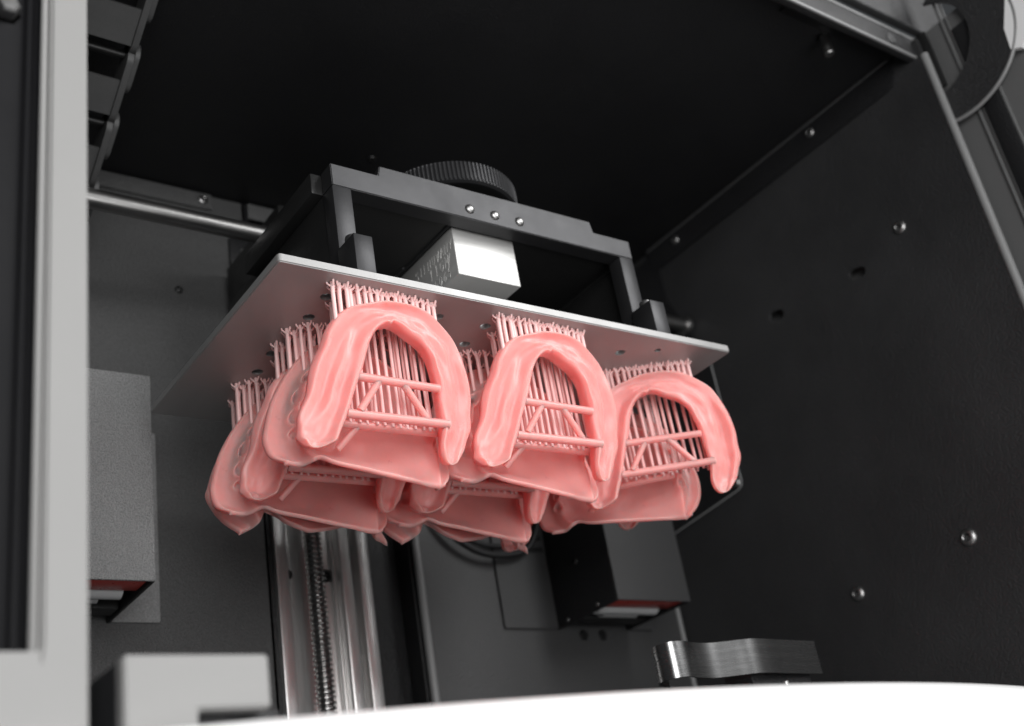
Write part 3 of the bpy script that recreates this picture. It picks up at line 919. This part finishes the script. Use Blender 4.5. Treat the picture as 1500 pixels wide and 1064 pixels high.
def support_rod(bm, x, y, z1, r, rnd):
    """thin printed rod from the plate down to z1 with a small branched foot on the plate"""
    jx, jy = rnd.uniform(-0.25, 0.25), rnd.uniform(-0.25, 0.25)
    tube(bm, [(x + jx, y + jy, -0.05), (x + jx, y + jy, -1.2), (x, y, -4.0), (x, y, z1 + 1.5), (x, y, z1)], r, seg=8, r_end=r * 0.92)
    a0 = rnd.uniform(0, 6.28)
    for q in range(3):
        a = a0 + q * 2.1 + rnd.uniform(-0.3, 0.3)
        ca_, sa_ = math.cos(a), math.sin(a)
        tube(bm, [(x + jx, y + jy, -1.9), (x + jx + 0.9 * ca_, y + jy + 0.9 * sa_, -1.25), (x + jx + 1.6 * ca_, y + jy + 1.6 * sa_, -0.6), (x + jx + 1.7 * ca_, y + jy + 1.7 * sa_, -0.03)], r * 0.52, seg=6)
    return bm

def outline_z(x):
    best = None
    o = catmull(OUT, 200)
    for i in range(40, 160):
        if best is None or abs(o[i][0] - x) < abs(best[0] - x):
            best = o[i]
    return best[2]

rnd = random.Random(3)
def make_lower():
    root = thing('lower_denture', 'x', 'denture')
    obj('arch', lower_mesh(0.0), M['resin'], root, smooth=True, local=True)
    def bar(a, c, r, name):
        bm = bmesh.new()
        a, c = Vector(a), Vector(c)
        tube(bm, [a + (c - a) * t for t in (0, 0.33, 0.66, 1.0)], r, seg=14)
        for v in bm.verts:
            v.co -= NOFF
        obj(name, bm, M['resin'], root, smooth=60, local=True)
    bar((25.4, 7.7, -30.8), (56.0, 7.8, -30.9), 1.35, 'cross_bar')
    bar((23.6, 10.7, -42.2), (59.4, 9.9, -42.0), 1.45, 'cross_bar')
    bar((34.7, 7.7, -30.7), (27.8, 9.9, -41.2), 1.15, 'diagonal_bar')
    bar((42.6, 7.7, -30.7), (51.4, 9.9, -41.0), 1.15, 'diagonal_bar')
    def rods(lst):
        for x, y, z1, r in lst:
            bm = support_rod(bmesh.new(), x, y, z1, r, rnd)
            for v in bm.verts:
                v.co -= NOFF
            obj('support_rod', bm, M['rods'], root, smooth=60, local=True)
    L1 = []
    for k in range(18):
        x = 20.6 + 36.8 * k / 17 + rnd.uniform(-0.35, 0.35)
        L1.append((x, 5.6 + rnd.uniform(-0.6, 0.6), min(outline_z(x) - 2.0, -6), 0.74))
    for k in range(15):
        x = 21.6 + 35.4 * k / 14 + rnd.uniform(-0.4, 0.4)
        L1.append((x, 8.4 + rnd.uniform(-0.5, 0.5), min(outline_z(x) - 2.6, -7), 0.66))
    for k in range(13):
        x = 25.5 + 34.0 * k / 12 + rnd.uniform(-0.5, 0.5)
        L1.append((x, 16.4 + rnd.uniform(-0.3, 0.3), -42.0, 0.60))
    for k in range(10):
        x = 27.0 + 31.0 * k / 9 + rnd.uniform(-0.6, 0.6)
        L1.append((x, 18.4 + rnd.uniform(-0.3, 0.3), -42.2, 0.54))
    rods(L1)
    return root

def make_upper(style, name, skip_bar=False):
    root = thing(name, 'x', 'denture')
    sh = obj('base_shell', upper_mesh(style), M['resin'], root, smooth=True, local=True)
    if not skip_bar:
        for a, c, r in (((18.0, 17.6, -42.4), (60.0, 17.6, -41.6), 1.3),):
            bm = tube(bmesh.new(), [Vector(a).lerp(Vector(c), t) for t in (0, .33, .66, 1)], r, seg=14)
            for v in bm.verts: v.co -= NOFF
            obj('cross_bar', bm, M['resin'], root, smooth=60, local=True)
        for a, c in (((31.0, 17.6, -42.4), (26.0, 22.5, -48.5)),):
            bm = tube(bmesh.new(), [Vector(a).lerp(Vector(c), t) for t in (0, .33, .66, 1)], 1.1, seg=14)
            for v in bm.verts: v.co -= NOFF
            obj('diagonal_bar', bm, M['resin'], root, smooth=60, local=True)
    lst = []
    Bp = [(16.5, 30.5, -21), (19.5, 31.5, -17), (23, 32.0, -13.0), (27, 32.6, -10), (31, 33.0, -8.3), (35, 33.2, -7.3), (39, 33.2, -7.3), (43, 33.0, -8.0), (47, 32.6, -9.5), (51, 31.8, -12.5), (55, 30.8, -16.5)]
    for x, y, z in Bp:
        lst.append((x * 1.02 + 2.8 + rnd.uniform(-.3, .3), y + 6.0 + rnd.uniform(-.4, .4), z + 2.5, 0.68))
    for x, y, z in ((17.4, 35.5, -18), (19, 37, -15), (20.6, 35.0, -15), (22.0, 36, -13), (23.8, 37.2, -12), (25.5, 36, -10.0)):
        lst.append((x + 2.8, y + 2.6, z + 2.5, 0.55))
    for x, y, z in ((19.6, 27.6, -22), (21.5, 25.5, -21), (23.0, 27.0, -19.5), (24.5, 24.8, -18.5), (26.2, 26.6, -17.0), (28.0, 24.2, -16), (31.5, 24.0, -14.2), (35, 23.8, -13.2), (39, 23.8, -13.2), (43, 24.0, -14.0), (47, 24.4, -16), (51, 25.0, -20)):
        lst.append((x * 1.02 + 2.8 + rnd.uniform(-.3, .3), y + 5.6 + rnd.uniform(-.4, .4), z + 2.0, 0.6))
    for x, y, z, r in lst:
        bm = support_rod(bmesh.new(), x, y, z, r, rnd)
        for v in bm.verts: v.co -= NOFF
        obj('support_rod', bm, M['rods'], root, smooth=60, local=True)
    return root

def copy_tree(o, parent=None):
    c = o.copy()
    COL.objects.link(c)
    c.parent = parent
    for ch in list(o.children):
        copy_tree(ch, c)
    return c

PX, PY = 62.6, 41.0
low0 = make_lower()
upp0 = make_upper(0, 'upper_denture')
rear0 = make_upper(1, 'upper_denture', skip_bar=True)
used = set()
def put(src, loc, rz, label, group):
    o = src if src.name not in used else copy_tree(src)
    used.add(src.name)
    o.location = Vector(loc) * S
    o.rotation_euler.z = rz
    return tag(o, label, 'denture', group)

G1, G2 = 'horseshoe lower denture bases on the plate', 'upper denture bases with palate on the plate'
for c in range(2):
    X = NOFF.x + PX * c
    side_w = ('left', 'middle')[c]
    put(low0, (X, NOFF.y, 0), 0, ('pink horseshoe lower denture at the very front of the left column',
                                  'pink horseshoe lower denture at the very front of the middle column')[c], G1)
    put(upp0, (X, NOFF.y, 0), 0, ('pink upper denture base right behind the front left horseshoe',
                                  'pink upper denture base right behind the front middle horseshoe')[c], G2)
    put(low0, (X, NOFF.y + PY, 0), 0, ('pink horseshoe lower denture in the second row of the left column',
                                       'pink horseshoe lower denture in the second row of the middle column')[c], G1)
    put(upp0, (X, NOFF.y + PY, 0), 0, ('pink upper denture base in the second row of the left column',
                                       'pink upper denture base in the second row of the middle column')[c], G2)
    o = put(rear0, (X + 4, NOFF.y + 54, 0), 0, ('rearmost pink denture base of the left column, only its tips showing below',
                                            'rearmost pink denture base of the middle column, only its tips showing below')[c], G2)
    o.scale.z = 0.925
# third column, turned to the left
ang = math.radians(-33)
put(low0, (158.6, 20.6, 0), ang, 'pink horseshoe lower denture turned aside at the front right corner', G1).scale.z = 0.975
put(upp0, (148.6, 34.5, 0), math.radians(-40), 'pink upper denture base right behind the turned front right horseshoe', G2).scale.z = 0.97
a2 = math.radians(-43)
put(low0, (179.0 - (26.1 * math.cos(a2) - 12.6 * math.sin(a2)), 62.0 - (26.1 * math.sin(a2) + 12.6 * math.cos(a2)), 0), a2,
    'pink lower denture behind the turned pair on the right, only two tips showing', G1).scale.z = 0.94
